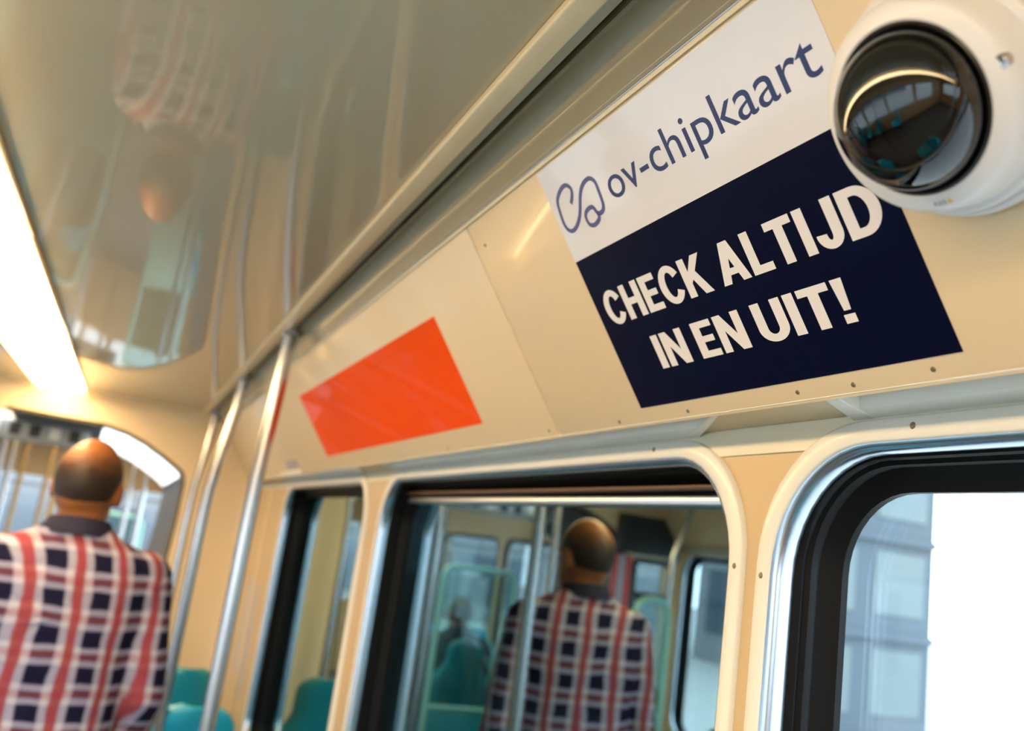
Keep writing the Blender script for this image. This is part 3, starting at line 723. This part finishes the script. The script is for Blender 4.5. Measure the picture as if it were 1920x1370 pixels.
nb = empty('notice_board', (-1.29, Y1, -0.20), 'grey notice with two red side bars on the bulkhead by the opposite windows', 'notice')
MB().box(-1.350, -1.235, Y1 - 0.008, Y1, -0.20, 0.08).build('grey_board', 'grey_sticker', nb, bevel=0.002)
for x in (-1.350, -1.267):
    MB().box(x, x + 0.032, Y1 - 0.011, Y1 - 0.008, -0.20, 0.08).build('red_bar', 'red_print', nb)

# ------------------------------------------------------------------ gangway and next section
GY = 5.20
loops = []
N = 15
for i in range(N):
    t = i / (N - 1); y = Y1 + 0.10 + (GY - Y1 - 0.10) * t
    base = -0.03 + 0.085 * t
    ins = base + (0.018 if i % 2 else -0.004)
    loops.append(port_loop(y, ins))
gw = MB().loft([l[6:len(PORT)] for l in loops], False).build('wall_gangway', 'bellows_grey')
tag(gw, 'folded bellows lining the passage behind the man', None, None, 'structure')
MB().loft([l[1:7] for l in loops], False).build('light_roof_panel', 'bellows', gw, origin=ORG[gw.name])
MB().loft([l[0:2] for l in loops], False).build('roof_panel', 'bellows_grey', gw, origin=ORG[gw.name])
dsp = empty('passage_display', (-0.62, 4.78, 0.20), 'grey display box hanging in the passage behind the bulkhead', 'display')
MB().box(-1.02, -0.215, 4.74, 4.86, 0.200, 0.290).build('casing', 'display_grey', dsp, bevel=0.008)
for k in range(9):
    MB().box(-0.98 + 0.085 * k, -0.935 + 0.085 * k, 4.734, 4.74, 0.225, 0.280).build('vent_slat', 'white_paint' if k % 3 == 1 else 'dark_metal', dsp, bevel=0.002)
for x in (-0.9, -0.35):
    MB().tube([(x, 4.8, 0.285), (x, 4.8, 0.345)], 0.012, 8).build('hanger', 'dark_metal', dsp)

NY = 11.0
def next_wall(fx, name, label):
    holes = [rrect(a, b, ZB, 0.10, 0.10, 5) for a, b in ((5.5, 6.9), (7.05, 8.45), (8.6, 10.0))]
    r = MB().plate([(GY - 0.02, FLOOR), (NY, FLOOR), (NY, 0.46), (GY - 0.02, 0.46)], holes, lambda y, z: (fx(WX), y, z), (fx(WX + 0.05) - fx(WX), 0, 0)).build(name, 'beige_wall')
    tag(r, label, None, None, 'structure')
    for a, b in ((5.5, 6.9), (7.05, 8.45), (8.6, 10.0)):
        l0 = rrect(a - 0.02, b + 0.02, ZB - 0.02, 0.12, 0.12, 5); l1 = rrect(a + 0.01, b - 0.01, ZB + 0.01, 0.09, 0.09, 5)
        MB().loft([[(fx(WX - 0.004), y, z) for y, z in l0], [(fx(WX - 0.004), y, z) for y, z in l1], [(fx(WX + 0.03), y, z) for y, z in l1]], True).build('gasket', 'rubber', r)
        g = rrect(a + 0.005, b - 0.005, ZB + 0.005, 0.095, 0.095, 5)
        MB().loft([[(fx(WX + 0.02), y, z) for y, z in g], [(fx(WX + 0.024), y, z) for y, z in g]], True, (True, True)).build('glass_pane', 'clear_pane', r)
next_wall(ID, 'wall_right_next', 'window wall of the next tram section, right side')
next_wall(mir, 'wall_left_next', 'window wall of the next tram section, left side')
tag(MB().box(-1.72, 0.63, GY, NY, HC + 0.0, HC + 0.08).build('ceiling_next', 'ceiling_gloss'), 'ceiling of the next tram section', None, None, 'structure')
pp = [(x, z) for _, (x, y, z) in zip(PORT, port_loop(0, 0.055))]
fb = MB().plate([(-1.72, FLOOR), (0.63, FLOOR), (0.63, 0.46), (-1.72, 0.46)], [pp], lambda x, z: (x, GY, z), (0, 0.05, 0)).build('wall_front_next', 'beige_laminate')
tag(fb, 'beige arch on the far side of the passage', None, None, 'structure')
ew = MB().plate([(-1.72, FLOOR), (0.63, FLOOR), (0.63, 0.5), (-1.72, 0.5)], [rrect(-1.45, -0.75, -0.8, 0.12, 0.08, 5), rrect(-0.68, 0.0, -0.8, 0.12, 0.08, 5), rrect(0.07, 0.5, -0.8, 0.12, 0.08, 5)], lambda x, z: (x, NY, z), (0, 0.06, 0)).build('wall_end_next', 'beige_wall')
tag(ew, 'far end wall of the next section with three windows', None, None, 'structure')
def lamp2(y0, y1, label):
    r = empty('ceiling_lamp', (-0.355, (y0 + y1) / 2, HC), label, 'lamp', 'ceiling lamps in the next section')
    MB().box(-0.45, -0.26, y0 + 0.02, y1 - 0.02, HC - 0.018, HC - 0.001).build('diffuser', 'lamp_lens', r, bevel=0.005)
    MB().box(-0.47, -0.24, y0, y1, HC - 0.006, HC + 0.0).build('side_rail', 'lamp_frame', r)
lamp2(5.4, 6.9, 'ceiling lamp in the next section closest to the passage')
lamp2(7.1, 8.6, 'ceiling lamp in the middle of the next section')
lamp2(8.8, 10.3, 'ceiling lamp at the far end of the next section')
for x, y, lb in ((-0.68, 6.25, 'pole in the next section left of the aisle, nearest'), (-0.86, 7.9, 'pole in the next section left of the aisle, farthest'), (0.10, 6.4, 'pole in the next section right of the aisle, nearest'), (0.02, 7.2, 'pole in the next section right of the aisle, farthest'), (-0.66, 5.6, 'pole at the aisle corner of the next section screen')):
    pole(x, x, y, FLOOR, lb, 0.018, 'poles in the next section', HC - 0.004)

for x, y, lb in ((-1.06, 8.8, 'brown pole at the far left of the next section'), (-0.92, 9.4, 'brown pole left of the far end windows'), (-0.74, 9.9, 'brown pole before the middle far end window')):
    pole(x, x, y, FLOOR, lb, 0.022, 'brown poles in the next section', HC - 0.004, 'brown_pole')

# ------------------------------------------------------------------ people
def fuse(mb, name, material, parent, origin, voxel=0.008, smooth=6):
    o = mb.build('tmp_body', material, None, origin=origin)
    rm = o.modifiers.new('r', 'REMESH'); rm.mode = 'VOXEL'; rm.voxel_size = voxel
    sm = o.modifiers.new('s', 'SMOOTH'); sm.factor = 0.5; sm.iterations = smooth
    dg = bpy.context.evaluated_depsgraph_get()
    me = bpy.data.meshes.new_from_object(o.evaluated_get(dg)); me.name = name
    old = o.data; bpy.data.objects.remove(o); bpy.data.meshes.remove(old)
    for p in me.polygons: p.use_smooth = True
    if not me.materials: me.materials.append(MATS[material])
    n = bpy.data.objects.new(name, me); COL.objects.link(n)
    origin = Vector(origin); ORG[n.name] = origin
    if parent: n.parent = parent; n.location = origin - ORG[parent.name]
    else: n.location = origin + Vector((0, 0, EYE))
    return n
def cap(mb, p0, p1, r0, r1, seg=14):
    p0, p1 = Vector(p0), Vector(p1)
    mb.tube([p0, p1], [r0, r1], seg); mb.ellipsoid(p0, (r0,) * 3, None, seg, 8); mb.ellipsoid(p1, (r1,) * 3, None, seg, 8)
def ring_loop(cx, cy, cz, hw, hd, n=28, p=2.4):
    out = []
    for k in range(n):
        a = 2 * math.pi * k / n; c, s_ = math.cos(a), math.sin(a)
        out.append((cx + hw * math.copysign(abs(c) ** (2 / p), c), cy + hd * math.copysign(abs(s_) ** (2 / p), s_), cz))
    return out
def person(x, y, label, sit=False, shirt='plaid_cloth', trousers='trousers', bald=True, face=1.0, dh=0.0, turn=0.0, tilt=0.0, hair='hair_dark', arms_fwd=0.12):
    base = Vector((x, y, FLOOR))
    d = -0.46 + dh if sit else dh         # torso offset
    P = lambda a, b, h: base + Vector((a * face, b * face, h))
    hc = Vector((0, 0.012, 1.640 + d))
    HR = Matrix.Rotation(turn, 3, 'Z') @ Matrix.Rotation(tilt, 3, 'Y')
    def H(a, b, h):                       # head frame
        q = HR @ Vector((a, b, h)); return P(hc.x + q.x, hc.y + q.y, hc.z + q.z)
    body = MB()
    rot = HR
    body.ellipsoid(H(0, -0.006, 0.012), (0.0755, 0.096, 0.108), rot, 28, 18)
    body.ellipsoid(H(0, 0.030, -0.058), (0.057, 0.066, 0.062), rot)       # jaw
    body.ellipsoid(H(0, 0.060, -0.100), (0.026, 0.022, 0.018), rot)       # chin
    cap(body, H(0, 0.088, 0.012), H(0, 0.104, -0.026), 0.009, 0.014)      # nose
    for s_ in (-1, 1):
        body.ellipsoid(H(s_ * 0.080, 0.000, -0.012), (0.009, 0.020, 0.033), rot)   # ears
        body.ellipsoid(H(s_ * 0.032, 0.082, 0.020), (0.022, 0.012, 0.008), rot)    # brows
    cap(body, H(-0.016, 0.088, -0.062), H(0.016, 0.088, -0.062), 0.008, 0.008)     # lips
    cap(body, P(0, -0.012, 1.42 + d), P(0, -0.002, 1.585 + d), 0.062, 0.056)       # neck
    T = [(0.92, .160, .105), (1.05, .150, .100), (1.30, .172, .108), (1.42, .165, .095), (1.49, .10, .07)]
    body.loft([ring_loop(*P(0, 0, h + d), hw, hd) for h, hw, hd in T], True, (True, True))
    AR = []
    for s_ in (-1, 1):
        sh, el, wr_ = P(s_ * 0.185, -0.005, 1.430 + d), P(s_ * 0.232, -0.025, 1.155 + d), P(s_ * 0.215, arms_fwd + (0.12 if sit else 0.0), 0.945 + d + (0.06 if sit else 0))
        AR.append((s_, sh, el, wr_))
        cap(body, sh, el, 0.043, 0.034); cap(body, el, wr_, 0.033, 0.024)
        fd = (wr_ - el).normalized(); lat = Vector((s_ * face, 0, 0)); nrm = fd.cross(lat).normalized(); lat = nrm.cross(fd).normalized()
        pc = wr_ + fd * 0.055
        body.ellipsoid(pc, (0.020, 0.036, 0.044), None)
        for k, (o_, ln) in enumerate(((-0.030, 0.070), (-0.010, 0.080), (0.010, 0.075), (0.030, 0.058))):
            a_ = wr_ + fd * 0.085 + nrm * 0 + Vector((0, o_, 0)); b_ = a_ + fd * ln * 0.55; c_ = b_ + fd * ln * 0.4 - lat * 0.018
            cap(body, a_, b_, 0.0098, 0.0092, 8); cap(body, b_, c_, 0.0092, 0.0082, 8)
        t0 = wr_ + fd * 0.03 + Vector((0, 0.030 * face, 0)); t1 = t0 + fd * 0.035 + Vector((0, 0.028 * face, 0)); cap(body, t0, t1, 0.012, 0.0105, 8); cap(body, t1, t1 + fd * 0.032, 0.0105, 0.009, 8)
    LG = []
    for s_ in (-1, 1):
        if sit: hp, kn, an = P(s_ * 0.09, 0.0, 0.56), P(s_ * 0.12, 0.42, 0.52), P(s_ * 0.12, 0.40, 0.10)
        else: hp, kn, an = P(s_ * 0.088, 0.0, 0.92 + dh), P(s_ * 0.105, 0.015, 0.50), P(s_ * 0.11, -0.02, 0.095)
        LG.append((s_, hp, kn, an))
        cap(body, hp, kn, 0.072, 0.050); cap(body, kn, an, 0.047, 0.034)
        cap(body, an + Vector((0, -0.02 * face, -0.055)), an + Vector((0, 0.13 * face, -0.060)), 0.030, 0.026)
    top = fuse(body, 'person', 'skin', None, base, 0.007, 4)
    tag(top, label, 'person')
    for s_ in (-1, 1):
        e = MB(); e.ellipsoid(H(s_ * 0.031, 0.079, 0.004), (0.0125, 0.0125, 0.0115)); e.build('eye', 'eye_white', top, smooth=True)
    # shirt
    s = MB()
    TS = [(0.86, .188, .128), (0.95, .186, .126), (1.08, .178, .120), (1.22, .186, .124), (1.34, .200, .126), (1.415, .208, .118), (1.462, .200, .104), (1.495, .162, .090), (1.520, .105, .076), (1.545, .074, .068)]
    if sit: TS = [(max(h, 0.98), a, b) for h, a, b in TS[1:]]; TS = [TS[0]] + [t for t in TS[1:] if t[0] > 0.99]
    s.loft([ring_loop(*P(0, -0.004, h + d), hw, hd) for h, hw, hd in TS], True, (True, True))
    for s_, sh, el, wr_ in AR:
        s.ellipsoid(sh + Vector((-s_ * 0.012 * face, 0, 0.006)), (0.068, 0.070, 0.066))
        cap(s, sh, el, 0.062, 0.052); cap(s, el, el.lerp(wr_, 0.88), 0.052, 0.040)
    shirt_o = fuse(s, 'shirt' if shirt == 'plaid_cloth' else 'coat', shirt, top, base, 0.009, 7)
    cl = MB()      # collar band standing round the neck
    lps = []
    for h, r_, dr in ((1.520, 0.076, 0), (1.550, 0.070, 0), (1.554, 0.073, 0), (1.532, 0.081, 0), (1.512, 0.086, 0)):
        lps.append([P((r_) * math.cos(2 * math.pi * k / 32), -0.008 + r_ * math.sin(2 * math.pi * k / 32), h + d - 0.012 * math.sin(2 * math.pi * k / 32)) for k in range(32)])
    cl.loft(lps, True).build('collar', shirt if shirt != 'plaid_cloth' else 'collar_navy', shirt_o, smooth=True, origin=base)
    t = MB()
    t.loft([ring_loop(*P(0, 0, h + (0 if not sit else -0.40)), hw, hd) for h, hw, hd in ((0.80, .15, .11), (0.88, .172, .118), (0.97, .172, .116))], True, (True, True))
    for s_, hp, kn, an in LG:
        cap(t, hp, kn, 0.090, 0.066); cap(t, kn, an.lerp(kn, 0.06), 0.064, 0.052)
    fuse(t, 'trousers', trousers, top, base, 0.012, 5)
    for s_, hp, kn, an in LG:
        sh_ = MB(); cap(sh_, an + Vector((0, -0.03 * face, -0.050)), an + Vector((0, 0.14 * face, -0.058)), 0.042, 0.034)
        sh_.v = [(a, b, max(c, FLOOR + 0.001)) for a, b, c in sh_.v]
        sh_.build('shoe', 'shoe', top, smooth=True)
    # hair
    h_ = MB(); nu, nv = 44, 16; lo_, hi_ = [], []
    outer, inner = [], []
    for j in range(nv + 1):
        ro, ri = [], []
        for k in range(nu + 1):
            az = math.radians(-90 + (k / nu - 0.5) * 256)            # centred on the back of the head
            side = abs(k / nu - 0.5) * 2
            th0 = (58 + 10 * math.cos(side * math.pi)) if bald else 4
            th1 = 122 - 18 * side ** 2
            if bald: th0 = 44 - 10 * side
            th = math.radians(th0 + (th1 - th0) * j / nv)
            edge = min(1.0, 3.0 * min(j, nv - j) / nv) * min(1.0, 5 * (1 - side) + 0.05)
            for lst, sc in ((ro, 0.985 + 0.045 * edge), (ri, 0.95)):
                lst.append(H(0.0755 * sc * math.sin(th) * math.cos(az), -0.006 + 0.096 * sc * math.sin(th) * math.sin(az), 0.012 + 0.108 * sc * math.cos(th)))
        outer.append(ro); inner.append(ri)
    h_.loft(outer, False); h_.loft(inner, False)
    h_.build('hair', 'hair_thinning' if bald else hair, top, smooth=True, sharp=80)
    return top
person(-0.092, 2.53, 'balding man in a plaid shirt standing with his back turned', turn=-0.25, tilt=0.03)
person(-0.97, 5.90, 'seated passenger in a dark navy coat in the next section', sit=True, shirt='coat_navy', bald=False)
person(-1.34, 3.24, 'seated passenger in a black coat by the opposite windows', sit=True, shirt='coat_black', bald=False)

# ------------------------------------------------------------------ outside
tag(MB().box(-60, 60, -60, 60, FLOOR - 0.62, FLOOR - 0.5).build('street_ground', 'asphalt'), 'pale paved street surface outside the tram', None, None, 'structure')
def facade(name, label, x0, x1, y, h, cols, rows, wall, pane):
    r = empty(name, ((x0 + x1) / 2, y, FLOOR - 0.5), label, 'building')
    zb = FLOOR - 0.5
    MB().box(x0, x1, y, y + 4, zb, h).build('wall', wall, r)
    cw = (x1 - x0) / cols; rh = (h - zb) / rows
    for i in range(cols):
        for j in range(rows):
            MB().box(x0 + cw * (i + 0.14), x0 + cw * (i + 0.86), y - 0.02, y + 0.02, zb + rh * (j + 0.22), zb + rh * (j + 0.86)).build('window_pane', pane, r)
    for j in range(rows + 1):
        MB().box(x0, x1, y - 0.08, y + 0.02, zb + rh * j - 0.06, zb + rh * j + 0.06).build('ledge', wall, r)
    return r
facade('pale_building', 'pale blue-grey building seen through the nearest window', 7.0, 13.15, 12.0, 6.0, 4, 5, 'facade_blue', 'facade_pale')
def facade_side(name, label, x, y0, y1, h, cols, rows):
    r = empty(name, (x, (y0 + y1) / 2, FLOOR - 0.5), label, 'building'); zb = FLOOR - 0.5
    MB().box(x - 5, x, y0, y1, zb, h).build('wall', 'facade_grey', r)
    cw = (y1 - y0) / cols; rh = (h - zb) / rows
    for i in range(cols):
        for j in range(rows):
            MB().box(x - 0.02, x + 0.03, y0 + cw * (i + 0.2), y0 + cw * (i + 0.8), zb + rh * (j + 0.25), zb + rh * (j + 0.8)).build('window_pane', 'facade_pane', r)
facade('end_house', 'grey-blue house front far ahead of the tram', -16.0, 7.0, 26.0, 7.0, 9, 4, 'facade_grey', 'facade_pane')
facade_side('street_house', 'grey house front across the street on the opposite side', -14.0, -4, 22, 4.0, 10, 2)
